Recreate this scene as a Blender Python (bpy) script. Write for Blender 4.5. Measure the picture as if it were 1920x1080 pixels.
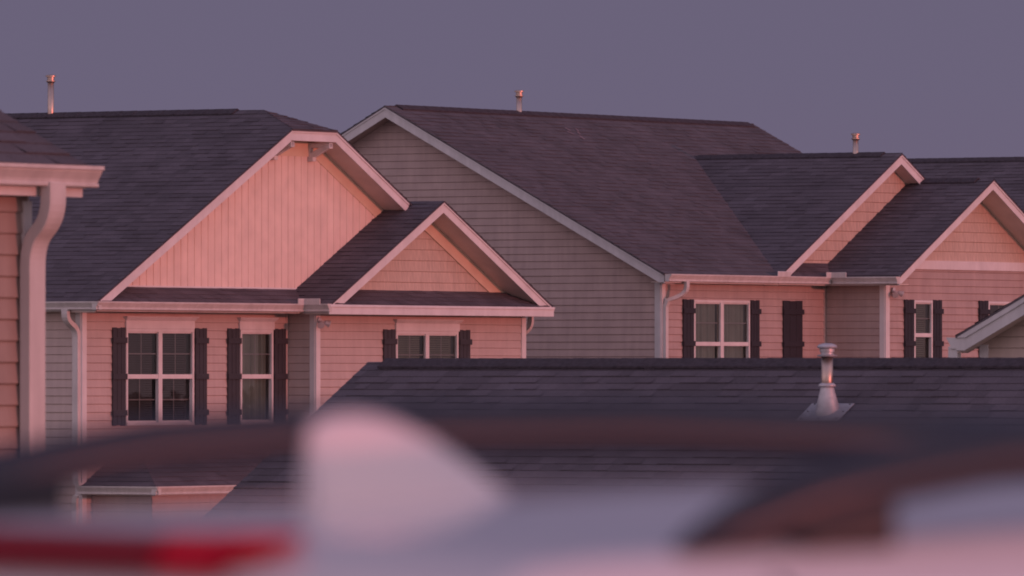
import bpy, bmesh, math, random
from mathutils import Vector, Matrix
random.seed(7)
R = math.radians
scn = bpy.context.scene
for o in list(bpy.data.objects): bpy.data.objects.remove(o)
col = scn.collection

# ------------------------------------------------------------------ camera
ZC = 1.75                      # eye height above the ground it stands on
cam_d = bpy.data.cameras.new('camera'); cam = bpy.data.objects.new('camera', cam_d); col.objects.link(cam)
cam.location = (0, 0, ZC); cam.rotation_euler = (R(90.5914), 0, 0)
cam_d.sensor_width = 36; cam_d.lens = 290.6
cam_d.clip_start = 0.5; cam_d.clip_end = 4000
cam_d.dof.use_dof = True; cam_d.dof.focus_distance = 128; cam_d.dof.aperture_fstop = 10.5; cam_d.dof.aperture_blades = 7
scn.camera = cam

# ------------------------------------------------------------------ light
SUN_EL = 2.5
SUN_DIR = Vector((0.862, -0.507, 0)).normalized()      # towards the setting sun, right and behind the camera
az = math.atan2(SUN_DIR.x, SUN_DIR.y)                 # clockwise from +Y
w = bpy.data.worlds.new('World'); scn.world = w; w.use_nodes = True
nt = w.node_tree; nt.nodes.clear()
sky = nt.nodes.new('ShaderNodeTexSky'); sky.sky_type = 'NISHITA'; sky.sun_disc = False
sky.sun_elevation = R(SUN_EL); sky.sun_rotation = az
sky.air_density = 1.6; sky.dust_density = 3.0; sky.ozone_density = 2.5
hs = nt.nodes.new('ShaderNodeMix'); hs.data_type = 'RGBA'; hs.blend_type = 'MULTIPLY'
hs.inputs[0].default_value = 1.0; hs.inputs[7].default_value = (1.2, 1.0, 1.1, 1)
bg = nt.nodes.new('ShaderNodeBackground'); bg.inputs[1].default_value = 0.05
# evening sky opposite the sun: mauve belt over the skyline, slate blue above
tc = nt.nodes.new('ShaderNodeTexCoord'); sx = nt.nodes.new('ShaderNodeSeparateXYZ')
nt.links.new(tc.outputs['Generated'], sx.inputs[0])
rmp = nt.nodes.new('ShaderNodeValToRGB'); nt.links.new(sx.outputs['Z'], rmp.inputs[0])
els = rmp.color_ramp.elements
els[0].position = 0.0; els[0].color = (0.155, 0.120, 0.186, 1)
els[1].position = 1.0; els[1].color = (0.080, 0.095, 0.17, 1)
e = els.new(0.035); e.color = (0.146, 0.124, 0.196, 1)
e = els.new(0.25); e.color = (0.12, 0.115, 0.19, 1)
bg2 = nt.nodes.new('ShaderNodeBackground'); nt.links.new(rmp.outputs[0], bg2.inputs[0]); bg2.inputs[1].default_value = 1.0
# unseen glow half of the sky, centred behind the camera to fill shaded faces
dp = nt.nodes.new('ShaderNodeVectorMath'); dp.operation = 'DOT_PRODUCT'
nt.links.new(tc.outputs['Generated'], dp.inputs[0]); dp.inputs[1].default_value = (0.05, -0.999, 0)
mr = nt.nodes.new('ShaderNodeMapRange'); mr.inputs[1].default_value = -0.93; mr.inputs[2].default_value = 0.15; mr.interpolation_type = 'SMOOTHSTEP'
nt.links.new(dp.outputs['Value'], mr.inputs[0])
mx = nt.nodes.new('ShaderNodeMixShader'); out = nt.nodes.new('ShaderNodeOutputWorld')
ad = nt.nodes.new('ShaderNodeMix'); ad.data_type = 'RGBA'; ad.blend_type = 'ADD'; ad.inputs[0].default_value = 1.0
r2 = nt.nodes.new('ShaderNodeValToRGB'); nt.links.new(sx.outputs['Z'], r2.inputs[0])     # unseen bright sky added behind the camera as fill light
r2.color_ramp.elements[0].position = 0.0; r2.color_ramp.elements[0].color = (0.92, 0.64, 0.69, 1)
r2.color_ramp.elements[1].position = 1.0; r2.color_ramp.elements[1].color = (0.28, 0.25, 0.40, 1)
nt.links.new(sky.outputs[0], hs.inputs[6]); nt.links.new(hs.outputs[2], bg.inputs[0])
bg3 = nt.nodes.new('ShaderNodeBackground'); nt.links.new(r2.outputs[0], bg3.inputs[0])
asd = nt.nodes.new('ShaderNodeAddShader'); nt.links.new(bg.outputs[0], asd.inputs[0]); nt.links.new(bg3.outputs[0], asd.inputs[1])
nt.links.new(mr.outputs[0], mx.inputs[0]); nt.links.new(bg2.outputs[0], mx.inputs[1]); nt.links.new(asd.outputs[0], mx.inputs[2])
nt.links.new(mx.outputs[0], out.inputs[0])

sd = bpy.data.lights.new('sun', 'SUN'); sd.energy = 1.08; sd.angle = R(0.9); sd.color = (1.0, 0.22, 0.18)
so = bpy.data.objects.new('sun', sd); col.objects.link(so)
to_sun = Vector((SUN_DIR.x*math.cos(R(SUN_EL)), SUN_DIR.y*math.cos(R(SUN_EL)), math.sin(R(SUN_EL))))
so.rotation_euler = to_sun.to_track_quat('Z', 'Y').to_euler(); so.location = to_sun*60
scn.view_settings.view_transform = 'Standard'; scn.view_settings.look = 'None'
scn.view_settings.exposure = 0.0; scn.view_settings.gamma = 1.0
scn.render.engine = 'CYCLES'
try: scn.render.film_transparent = False; scn.cycles.pixel_filter_type = 'BLACKMAN_HARRIS'; scn.cycles.filter_width = 1.9
except Exception: pass

# ------------------------------------------------------------------ materials
def mat(name, color, rough=0.6, spec=0.35, metal=0.0, noise=0.06, nscale=3.0, bump=0.0, bscale=60, coat=0.0, stretch=(1,1,1), streak=0.0):
    m = bpy.data.materials.new(name); m.use_nodes = True; n = m.node_tree; L = n.links
    bs = n.nodes['Principled BSDF']; bs.inputs['Roughness'].default_value = rough
    bs.inputs['Specular IOR Level'].default_value = spec; bs.inputs['Metallic'].default_value = metal
    if coat: bs.inputs['Coat Weight'].default_value = coat; bs.inputs['Coat Roughness'].default_value = 0.05
    t = n.nodes.new('ShaderNodeTexCoord'); mp = n.nodes.new('ShaderNodeMapping'); mp.inputs['Scale'].default_value = stretch
    L.new(t.outputs['Object'], mp.inputs[0])
    nz = n.nodes.new('ShaderNodeTexNoise'); nz.inputs['Scale'].default_value = nscale; nz.inputs['Detail'].default_value = 5
    L.new(mp.outputs[0], nz.inputs['Vector'])
    r = n.nodes.new('ShaderNodeMapRange'); r.inputs[1].default_value = 0.3; r.inputs[2].default_value = 0.7
    r.inputs[3].default_value = 1-noise*1.5; r.inputs[4].default_value = 1+noise
    L.new(nz.outputs['Fac'], r.inputs[0])
    mu = n.nodes.new('ShaderNodeMix'); mu.data_type = 'RGBA'; mu.blend_type = 'MULTIPLY'; mu.inputs[0].default_value = 1
    mu.inputs[6].default_value = (*color, 1); L.new(r.outputs[0], mu.inputs[7])
    last = mu.outputs[2]
    if streak:          # faint vertical run-off streaks and grime
        m2 = n.nodes.new('ShaderNodeMapping'); m2.inputs['Scale'].default_value = (7, 7, 0.5); L.new(t.outputs['Object'], m2.inputs[0])
        n2 = n.nodes.new('ShaderNodeTexNoise'); n2.inputs['Scale'].default_value = 1.6; n2.inputs['Detail'].default_value = 6; L.new(m2.outputs[0], n2.inputs['Vector'])
        r2 = n.nodes.new('ShaderNodeMapRange'); r2.inputs[1].default_value = 0.35; r2.inputs[2].default_value = 0.75
        r2.inputs[3].default_value = 1.0; r2.inputs[4].default_value = 1-streak; L.new(n2.outputs['Fac'], r2.inputs[0])
        mu2 = n.nodes.new('ShaderNodeMix'); mu2.data_type = 'RGBA'; mu2.blend_type = 'MULTIPLY'; mu2.inputs[0].default_value = 1
        L.new(last, mu2.inputs[6]); L.new(r2.outputs[0], mu2.inputs[7]); last = mu2.outputs[2]
    L.new(last, bs.inputs['Base Color'])
    if bump:
        nb = n.nodes.new('ShaderNodeTexNoise'); nb.inputs['Scale'].default_value = bscale; nb.inputs['Detail'].default_value = 3
        L.new(mp.outputs[0], nb.inputs['Vector'])
        b = n.nodes.new('ShaderNodeBump'); b.inputs['Strength'].default_value = bump; b.inputs['Distance'].default_value = 0.01
        L.new(nb.outputs['Fac'], b.inputs['Height']); L.new(b.outputs[0], bs.inputs['Normal'])
    return m

def shingle_mat(name, color, var=0.35):
    m = bpy.data.materials.new(name); m.use_nodes = True; n = m.node_tree; L = n.links
    bs = n.nodes['Principled BSDF']; bs.inputs['Roughness'].default_value = 0.9; bs.inputs['Specular IOR Level'].default_value = 0.25
    a = n.nodes.new('ShaderNodeAttribute'); a.attribute_name = 'tone'
    t = n.nodes.new('ShaderNodeTexCoord')
    nz = n.nodes.new('ShaderNodeTexNoise'); nz.inputs['Scale'].default_value = 1.1; nz.inputs['Detail'].default_value = 6; L.new(t.outputs['Object'], nz.inputs['Vector'])
    ng = n.nodes.new('ShaderNodeTexNoise'); ng.inputs['Scale'].default_value = 90; ng.inputs['Detail'].default_value = 2; L.new(t.outputs['Object'], ng.inputs['Vector'])
    r1 = n.nodes.new('ShaderNodeMapRange'); r1.inputs[3].default_value = 1-var; r1.inputs[4].default_value = 1+var; L.new(a.outputs['Fac'], r1.inputs[0])
    r2 = n.nodes.new('ShaderNodeMapRange'); r2.inputs[1].default_value = .3; r2.inputs[2].default_value = .7; r2.inputs[3].default_value = 0.85; r2.inputs[4].default_value = 1.15; L.new(nz.outputs['Fac'], r2.inputs[0])
    r3 = n.nodes.new('ShaderNodeMapRange'); r3.inputs[1].default_value = .35; r3.inputs[2].default_value = .65; r3.inputs[3].default_value = 0.8; r3.inputs[4].default_value = 1.2; L.new(ng.outputs['Fac'], r3.inputs[0])
    p1 = n.nodes.new('ShaderNodeMath'); p1.operation = 'MULTIPLY'; L.new(r1.outputs[0], p1.inputs[0]); L.new(r2.outputs[0], p1.inputs[1])
    p2 = n.nodes.new('ShaderNodeMath'); p2.operation = 'MULTIPLY'; L.new(p1.outputs[0], p2.inputs[0]); L.new(r3.outputs[0], p2.inputs[1])
    mu = n.nodes.new('ShaderNodeMix'); mu.data_type = 'RGBA'; mu.blend_type = 'MULTIPLY'; mu.inputs[0].default_value = 1
    mu.inputs[6].default_value = (*color, 1); L.new(p2.outputs[0], mu.inputs[7]); L.new(mu.outputs[2], bs.inputs['Base Color'])
    b = n.nodes.new('ShaderNodeBump'); b.inputs['Strength'].default_value = 0.5; b.inputs['Distance'].default_value = 0.004
    L.new(ng.outputs['Fac'], b.inputs['Height']); L.new(b.outputs[0], bs.inputs['Normal'])
    return m

def glass_mat(name, tint, refl=1.5):
    m = bpy.data.materials.new(name); m.use_nodes = True; n = m.node_tree; L = n.links; n.nodes.clear()
    o = n.nodes.new('ShaderNodeOutputMaterial'); mixs = n.nodes.new('ShaderNodeMixShader'); fr = n.nodes.new('ShaderNodeFresnel'); fr.inputs[0].default_value = refl
    tr = n.nodes.new('ShaderNodeBsdfTransparent'); tr.inputs[0].default_value = (*tint, 1); gl = n.nodes.new('ShaderNodeBsdfGlossy'); gl.inputs['Roughness'].default_value = 0.02
    nz = n.nodes.new('ShaderNodeTexNoise'); nz.inputs['Scale'].default_value = 1.3; t = n.nodes.new('ShaderNodeTexCoord'); L.new(t.outputs['Object'], nz.inputs['Vector'])
    b = n.nodes.new('ShaderNodeBump'); b.inputs['Strength'].default_value = 0.15; b.inputs['Distance'].default_value = 0.02; L.new(nz.outputs['Fac'], b.inputs['Height']); L.new(b.outputs[0], gl.inputs['Normal'])
    L.new(fr.outputs[0], mixs.inputs[0]); L.new(tr.outputs[0], mixs.inputs[1]); L.new(gl.outputs[0], mixs.inputs[2]); L.new(mixs.outputs[0], o.inputs[0])
    return m

M = dict(
    trim=mat('white_trim', (.74, .72, .74), 0.5, streak=.07),
    trim_b=mat('white_trim_grey', (.60, .60, .62), 0.5, streak=.12),  # greyer version of the white trim, with stronger streaks
    gutter=mat('gutter_white', (.66, .62, .62), 0.4, streak=.15),
    sid_a=mat('siding_light_clay', (.54, .44, .42), 0.55, streak=.10, noise=.05),
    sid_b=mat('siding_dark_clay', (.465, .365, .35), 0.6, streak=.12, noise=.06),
    sid_d=mat('siding_brown_clay', (.38, .29, .265), 0.6, streak=.14, noise=.07),
    sid_f=mat('siding_grey_clay', (.46, .38, .34), 0.6, streak=.10),
    vert=mat('vertical_siding_cream', (.86, .68, .61), 0.55, streak=.06),
    shake=mat('shake_siding_tan', (.60, .48, .41), 0.7, noise=.12, nscale=2.5, stretch=(14, 14, 1.2), streak=.1),
    frieze=mat('frieze_cream', (.76, .60, .47), 0.6),
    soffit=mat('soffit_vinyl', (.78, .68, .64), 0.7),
    shutter=mat('shutter_dark_paint', (.044, .044, .056), 0.55, bump=.3, bscale=40, noise=.12),
    shutter_b=mat('shutter_black_paint', (.026, .026, .038), 0.55, bump=.3, bscale=40, noise=.12),
    shingle=shingle_mat('asphalt_shingle', (.101, .088, .106), .14),
    shingle_b=shingle_mat('asphalt_shingle_brown', (.101, .093, .108), .12),
    cap=mat('ridge_cap', (.055, .046, .058), 0.9, noise=.25, nscale=20, bump=.4),
    metal=mat('galvanised_steel', (.55, .44, .39), 0.42, metal=1.0, noise=.10, nscale=12),
    flash=mat('flashing_steel', (.50, .50, .54), 0.45, metal=.45, noise=.12, nscale=14, bump=.2, bscale=25),
    lamp=mat('floodlight_grey', (.58, .57, .62), 0.3, metal=.2),
    dark=mat('dark_interior', (.05, .045, .05), 0.9),
    muntin=mat('muntin_grey', (.27, .28, .30), 0.6),
    curtain=mat('sheer_curtain', (.20, .26, .235), 0.9, noise=.1),
    blind=mat('slatted_blind', (.075, .085, .10), 0.7),
    blindg=mat('slatted_blind_grey', (.17, .215, .19), 0.7),
    glass=glass_mat('window_glass', (.80, .85, .85), 1.42),
    grass=mat('grass', (.13, .115, .07), 0.95, noise=.4, nscale=.6, bump=.6, bscale=8),
    asphalt=mat('asphalt', (.05, .05, .052), 0.9, noise=.15, nscale=4, bump=.3),
    concrete=mat('concrete', (.35, .34, .32), 0.9, noise=.15, nscale=1),
    paint=mat('car_paint_white', (.74, .66, .70), 0.28, .5, noise=.015, coat=.8),
    rail=mat('rail_black_plastic', (.024, .028, .044), 0.34, noise=.1),
    red=mat('tail_light_red', (.66, .003, .036), 0.3, .15, noise=.05),
    foot=mat('rail_foot_plastic', (.030, .027, .034), 0.5),
    reddark=mat('tail_light_housing', (.26, .008, .028), 0.3, .2, noise=.05),
    tyre=mat('tyre_rubber', (.02, .02, .02), 0.85), rim=mat('rim_alloy', (.5, .5, .5), 0.3, metal=.9),
    autoglass=mat('tinted_glass', (.012, .012, .015), 0.05, .6, noise=0),
)
for k in ('red', 'reddark'): pass

# ------------------------------------------------------------------ mesh builder
class MB:
    def __init__(s): s.v = []; s.f = []; s.t = []
    def add(s, pts, faces, tone=.5):
        b = len(s.v); s.v += [tuple(p) for p in pts]
        for fc in faces: s.f.append(tuple(b+i for i in fc)); s.t.append(tone)
    def poly(s, pts, tone=.5): s.add(pts, [tuple(range(len(pts)))], tone)
    def box(s, x0, x1, y0, y1, z0, z1, fn=None):
        p = [(x, y, z) for z in (z0, z1) for y in (y0, y1) for x in (x0, x1)]
        if fn: p = [fn(*q) for q in p]
        s.add(p, [(0,2,3,1),(4,5,7,6),(0,1,5,4),(2,6,7,3),(0,4,6,2),(1,3,7,5)])
    def prism(s, poly, n0, n1, fn):       # poly in (s,z), thickness n0..n1
        k = len(poly); p = [fn(a, n0, z) for a, z in poly]+[fn(a, n1, z) for a, z in poly]
        s.add(p, [tuple(range(k)), tuple(range(2*k-1, k-1, -1))]+[(i, (i+1) % k, (i+1) % k+k, i+k) for i in range(k)])
    def lathe(s, prof, seg=20, c=(0,0,0), axis=None):
        q = Vector((0,0,1)).rotation_difference(Vector(axis)) if axis else None
        pts = []
        for r, z in prof:
            for i in range(seg):
                a = 2*math.pi*i/seg; v = Vector((r*math.cos(a), r*math.sin(a), z))
                if q: v = q @ v
                pts.append(v+Vector(c))
        fs = [(j*seg+i, j*seg+(i+1) % seg, (j+1)*seg+(i+1) % seg, (j+1)*seg+i) for j in range(len(prof)-1) for i in range(seg)]
        fs.append(tuple(range(seg-1, -1, -1))); fs.append(tuple((len(prof)-1)*seg+i for i in range(seg)))
        s.add(pts, fs)
    def sweep(s, path, prof, up=Vector((0,0,1)), side=None, closed=True):   # prof in (a,b); a along side, b along the third axis
        path = [Vector(p) for p in path]; rings = []
        for i, p in enumerate(path):
            d0 = (p-path[i-1]).normalized() if i else (path[1]-p).normalized()
            d1 = (path[i+1]-p).normalized() if i < len(path)-1 else d0
            d = (d0+d1).normalized(); sd = side.normalized() if side else d.cross(up).normalized()
            n = d.cross(sd).normalized(); k = 1/max(.5, d.dot(d1))
            rings.append([p+sd*a+n*(b*k) for a, b in prof])
        m = len(prof); pts = [q for r_ in rings for q in r_]
        fs = [(j*m+i, j*m+(i+1) % m, (j+1)*m+(i+1) % m, (j+1)*m+i) for j in range(len(path)-1) for i in range(m)]
        fs.append(tuple(range(m-1, -1, -1))); fs.append(tuple((len(path)-1)*m+i for i in range(m)))
        s.add(pts, fs)
    def build(s, name, material, parent=None, smooth=False, bevel=0):
        me = bpy.data.meshes.new(name); me.from_pydata(s.v, [], s.f); me.materials.append(material)
        a = me.attributes.new('tone', 'FLOAT', 'FACE')
        for i, t in enumerate(s.t): a.data[i].value = t
        if smooth:
            for p in me.polygons: p.use_smooth = True
        me.update()
        o = bpy.data.objects.new(name, me); col.objects.link(o)
        if parent: o.parent = parent
        if bevel:
            b = o.modifiers.new('bevel', 'BEVEL'); b.width = bevel; b.segments = 2; b.limit_method = 'ANGLE'
        return o

def clip(poly, ax, lim, keep_above):
    o = []
    for i in range(len(poly)):
        a, b = poly[i], poly[(i+1) % len(poly)]
        da = (a[ax]-lim)*(1 if keep_above else -1); db = (b[ax]-lim)*(1 if keep_above else -1)
        if da >= 0: o.append(a)
        if (da > 0 and db < 0) or (da < 0 and db > 0):
            t = da/(da-db); o.append(tuple(a[k]+(b[k]-a[k])*t for k in range(2)))
    return o
def band(poly, ax, lo, hi):
    p = clip(poly, ax, lo, True)
    if len(p) < 3: return []
    p = clip(p, ax, hi, False)
    if len(p) < 3: return []
    area = abs(sum(p[i][0]*p[(i+1) % len(p)][1]-p[(i+1) % len(p)][0]*p[i][1] for i in range(len(p))))
    return p if area > 1e-7 else []

def lap(mb, poly, fn, e=.127, z_off=0.0, d=.016, lip=.011):
    """horizontal lap siding over a convex polygon in (s,z); fn(s,n,z) maps to house space, n outwards"""
    zs = [q[1] for q in poly]; k = math.floor((min(zs)-z_off)/e)
    while z_off+k*e < max(zs):
        z0 = z_off+k*e; jit = random.uniform(-.0012, .0012)
        for lo, hi, na, nb in ((z0, z0+lip, .001, d+jit), (z0+lip, z0+e, d+jit, .001)):
            p = band(poly, 1, lo, hi)
            if p: mb.poly([fn(a, na+(nb-na)*(z-lo)/(hi-lo), z) for a, z in p])
        k += 1
def grooves(mb, poly, fn, e=.187, d=.024, g=.030):
    """vertical V-groove siding"""
    xs = [q[0] for q in poly]; k = math.floor(min(xs)/e)
    while k*e < max(xs):
        x0 = k*e
        for lo, hi, na, nb in ((x0, x0+g/2, d, 0), (x0+g/2, x0+g, 0, d), (x0+g, x0+e, d, d)):
            p = band(poly, 0, lo, hi)
            if p: mb.poly([fn(a, na+(nb-na)*(a-lo)/(hi-lo), z) for a, z in p])
        k += 1
def shingles(mb, poly3, up, e=.143, tab=(.12, .34)):
    """shingle courses over a convex 3-D roof polygon; up = horizontal direction pointing up the slope"""
    P = [Vector(p) for p in poly3]; n = (P[1]-P[0]).cross(P[2]-P[0]).normalized()
    if n.z < 0: n = -n
    t = (Vector(up)-n*Vector(up).dot(n)).normalized()
    if t.z < 0: t = -t
    s = t.cross(n).normalized(); o = P[0]
    pl = [((p-o).dot(s), (p-o).dot(t)) for p in P]
    F3 = lambda a, b, h: o+s*a+t*b+n*h
    mb.poly([F3(a, b, .001) for a, b in pl], .4)
    t0 = min(q[1] for q in pl); t1 = max(q[1] for q in pl); y = t0
    while y < t1-1e-4:
        p = band(pl, 1, y, y+e)
        if p:
            x = min(q[0] for q in p)-random.uniform(0, .3); xe = max(q[0] for q in p)
            while x < xe:
                wdt = random.uniform(*tab); hi = random.choice((.008, .010, .0155)); tone = random.random()
                q = band(p, 0, x, x+wdt)
                if q:
                    mb.poly([F3(a, b, hi+(.003-hi)*(b-y)/e) for a, b in q], tone)
                    lowpts = sorted([a for a, b in q if abs(b-y) < 1e-5])
                    if len(lowpts) >= 2:
                        a0, a1 = lowpts[0], lowpts[-1]
                        mb.poly([F3(a0, y, .001), F3(a1, y, .001), F3(a1, y, hi), F3(a0, y, hi)], tone*.15)
                x += wdt
        y += e
def slab(mb, poly3, th):
    P = [Vector(p) for p in poly3]; k = len(P)
    mb.add([p-Vector((0,0,.002)) for p in P]+[p-Vector((0,0,th)) for p in P], [tuple(range(k)), tuple(range(2*k-1, k-1, -1))]+[(i, (i+1) % k, (i+1) % k+k, i+k) for i in range(k)])
def tag(o, label, cat=None, group=None, kind=None):
    if label: o['label'] = label
    if cat: o['category'] = cat
    if group: o['group'] = group
    if kind: o['kind'] = kind
    return o

PHI = R(32.5)
def gz(Y): return 0 if Y < 12 else (-0.030*(Y-12) if Y < 85 else max(-3.4, -2.19-.010*(Y-85)))
class House:
    def __init__(s, name, px, D, label, cat):
        s.x = (px-960)/15500*D; s.y = D; s.g = round(gz(D), 2)
        s.root = bpy.data.objects.new(name, None); col.objects.link(s.root); s.root.empty_display_size = .5
        s.root.location = (s.x, s.y, s.g); s.root.rotation_euler = (0, 0, math.pi/2-PHI)
        tag(s.root, label, cat)
    def front(s, w0): return lambda a, n, z: (a, w0-n, z-s.g)          # walls facing the sunset street
    def side(s, u0): return lambda a, n, z: (u0-n, -a, z-s.g)          # walls facing the camera side; a = -w
    def back(s, w0): return lambda a, n, z: (a, w0+n, z-s.g)
    def right(s, u0): return lambda a, n, z: (u0+n, a, z-s.g)
    def L(s, u, w_, z): return (u, w_, z-s.g)

def wall_rects(x0, x1, z0, z1, holes):
    """split a wall into rectangles round its window holes"""
    out = []; xs = sorted({x0, x1, *[h[0] for h in holes], *[h[1] for h in holes]})
    for a, b in zip(xs, xs[1:]):
        hs = sorted([h for h in holes if h[0] < (a+b)/2 < h[1]], key=lambda h: h[2]); z = z0
        for h in hs:
            if h[2] > z: out.append([(a, z), (b, z), (b, h[2]), (a, h[2])])
            z = h[3]
        if z < z1: out.append([(a, z), (b, z), (b, z1), (a, z1)])
    return out

def siding_wall(H, fn, x0, x1, z0, z1, m, holes=(), name='wall', z_off=0.0, th=.16):
    mb = MB()
    for r_ in wall_rects(x0, x1, z0, z1, list(holes)): lap(mb, r_, fn, z_off=z_off)
    for r_ in wall_rects(x0, x1, z0, z1, list(holes)): mb.prism(r_, -th, -.002, fn)
    return mb.build(name, m, H.root)

def window(H, fn, x0, x1, z0, z1, units=1, cover='curtain', grille=(2, 2, 2, 2), sash_z=None):
    """double-hung vinyl window; the frame is the part, glass / grille / covering are its sub-parts"""
    fr = MB(); c = .045; zm = sash_z if sash_z else (z0+z1)/2
    fr.box(x0, x1, -.03, .035, z1-c, z1, lambda a, n, z: fn(a, n, z)); fr.box(x0, x1, -.03, .045, z0, z0+c, lambda a, n, z: fn(a, n, z))
    wd = (x1-x0)/units; g = []
    for k in range(units):
        a, b = x0+k*wd, x0+(k+1)*wd; la = c if k == 0 else c*1.15; lb = c if k == units-1 else c*1.15
        fr.box(a, a+la, -.03, .033, z0+c, z1-c, fn); fr.box(b-lb, b, -.03, .033, z0+c, z1-c, fn)
        fr.box(a+la, b-lb, -.02, .026, zm-.035, zm+.035, fn)
        fr.box(a+la, b-lb, -.02, .012, z1-c-.022, z1-c, fn)
        fr.box(a+la, b-lb, -.05, -.012, z0+c, z0+c+.03, fn)
        g.append((a+la, b-lb))
    f = fr.build('window', M['trim'], H.root, bevel=.004)
    for a, b in g:
        for (lo, hi, dep) in ((zm+.035, z1-c-.022, -.004), (z0+c+.03, zm-.035, -.034)):
            gl = MB(); gl.poly([fn(a, dep, lo), fn(b, dep, lo), fn(b, dep, hi), fn(a, dep, hi)]); gl.build('pane', M['glass'], f)
    gr = MB()
    for a, b in g:
        for (lo, hi, dep, nx, nz_) in ((zm+.035, z1-c-.022, -.012, grille[0], grille[1]), (z0+c+.03, zm-.035, -.042, grille[2], grille[3])):
            for i in range(1, nx): x = a+(b-a)*i/nx; gr.box(x-.008, x+.008, dep-.006, dep, lo, hi, fn)
            for i in range(1, nz_): z = lo+(hi-lo)*i/nz_; gr.box(a, b, dep-.008, dep-.002, z-.008, z+.008, fn)
    if gr.v: gr.build('grille', M['muntin'], f)
    rm = MB()      # the dim room behind
    rm.box(x0, x1, -.9, -.14, z0, z1, fn); rm.f = rm.f[:]
    # open the front of the room box: drop the face at n=-.14
    rm.f = [q for q in rm.f if not all(abs((Vector(rm.v[i])-Vector(fn(x0, -.14, z0))).dot(Vector(fn(0, 1, 0))-Vector(fn(0, 0, 0)))) < 1e-6 for i in q)]; rm.t = rm.t[:len(rm.f)]
    rm.build('interior', M['dark'], f)
    for a, b in g:
        cb = MB()
        if cover == 'curtain':
            n_ = 26; pts = []
            mid = (a+b)/2
            for i in range(n_+1):
                x = a+(b-a)*i/n_; d_ = -.10-.018*math.sin(i*1.9)-.01*math.sin(i*.8+a)
                pts.append((x, d_))
            for i in range(n_):
                if abs(pts[i][0]-mid) < .03: continue
                cb.poly([fn(pts[i][0], pts[i][1], z0+c), fn(pts[i+1][0], pts[i+1][1], z0+c), fn(pts[i+1][0], pts[i+1][1], z1-c), fn(pts[i][0], pts[i][1], z1-c)])
            cb.poly([fn(mid-.05, -.13, z0+c), fn(mid+.05, -.13, z0+c), fn(mid+.05, -.13, z1-c), fn(mid-.05, -.13, z1-c)])
            cb.build('curtain', M['curtain'], f)
        else:
            z = z0+c
            while z < z1-c-.02:
                cb.poly([fn(a+.01, -.075, z+.030), fn(b-.01, -.075, z+.030), fn(b-.01, -.095, z), fn(a+.01, -.095, z)]); z += .036
            cb.build('blind', M[cover], f)
    return f

def header(H, fn, x0, x1, z0, z1):
    mb = MB(); mb.box(x0+.01, x1-.01, 0, .040, z0, z1-.05, fn)
    # crown moulding, flaring outwards to its top
    a0, a1, zb, zt = x0+.01, x1-.01, z1-.05, z1
    p = [fn(a0, 0, zb), fn(a1, 0, zb), fn(a1, .045, zb), fn(a0, .045, zb), fn(a0-.04, 0, zt), fn(a1+.04, 0, zt), fn(a1+.04, .085, zt), fn(a0-.04, .085, zt)]
    mb.add(p, [(0,3,2,1),(4,5,6,7),(0,1,5,4),(1,2,6,5),(2,3,7,6),(3,0,4,7)])
    mb.box(x0-.035, x1+.035, 0, .09, z1, z1+.015, fn)
    return mb.build('header', M['trim'], H.root, bevel=.003)
def shutter(H, fn, x0, x1, z0, z1, m, edge=0, steps=(.13, .5, .87)):
    mb = MB(); n = 3; wd = (x1-x0)/n
    for i in range(n):
        mb.box(x0+i*wd+.004, x0+(i+1)*wd-.004, .016, .040, z0+(.0 if i != 1 else .01), z1-(.0 if i != 1 else .008), fn)
    mb.box(x0+.01, x1-.01, .012, .026, z0+.01, z1-.015, fn)
    for t in steps:
        zc = z0+(z1-z0)*t; mb.box(x0-.012, x1+.022, .038, .062, zc-.045, zc+.045, fn)
    return mb.build('shutter', m, H.root, bevel=.003)
def trim_v(H, fn, x0, x1, z0, z1, m=None, n1=.028, name='corner_trim'):
    mb = MB(); mb.box(x0, x1, -.002, n1, z0, z1, fn); return mb.build(name, m or M['trim'], H.root, bevel=.004)

GUT = [(0, 0), (0, -.125), (.078, -.125), (.086, -.119), (.086, -.105), (.077, -.099), (.083, -.080), (.110, -.035), (.112, -.024), (.127, -.020), (.127, .002), (.110, .002), (.106, -.02), (.02, -.03), (.02, 0)]
def gutter(H, p0, p1, outd, ztop, m=None, name='gutter'):
    """K-style gutter from plan point p0 to p1; outd = outward plan direction"""
    mb = MB(); k = len(GUT)
    pts = [H.L(p0[0]+outd[0]*a, p0[1]+outd[1]*a, ztop+z) for a, z in GUT]+[H.L(p1[0]+outd[0]*a, p1[1]+outd[1]*a, ztop+z) for a, z in GUT]
    mb.add(pts, [(i, (i+1) % k, (i+1) % k+k, i+k) for i in range(k)])
    for e in (0, k):   # end caps
        cap = [0, 1, 2, 3, 4, 5, 6, 7, 8, 9, 10]
        mb.f.append(tuple(e+i for i in cap)); mb.t.append(.5)
    return mb.build(name, m or M['gutter'], H.root)
def downspout(H, pts, sz=(.045, .033), m=None, side=None):
    mb = MB(); a, b = sz; prof = [(-a, -b), (-a*.2, -b*.85), (a*.2, -b*.85), (a, -b), (a, b), (-a, b)]
    mb.sweep([H.L(*p) for p in pts], prof, side=side); return mb.build('downspout', m or M['gutter'], H.root, bevel=.006)
def bend(p0, p1, p2, n=5):       # quadratic elbow points
    out = []
    for i in range(n+1):
        t = i/n; out.append(tuple((1-t)**2*p0[k]+2*t*(1-t)*p1[k]+t*t*p2[k] for k in range(3)))
    return out
def roof_part(H, slopes, m, name='roof', th=.024):
    mb = MB()
    for poly, up, solid in slopes:
        P = [H.L(*p) for p in poly]; shingles(mb, P, up)
        if solid: slab(mb, P, th)
    return mb.build(name, m, H.root)
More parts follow.
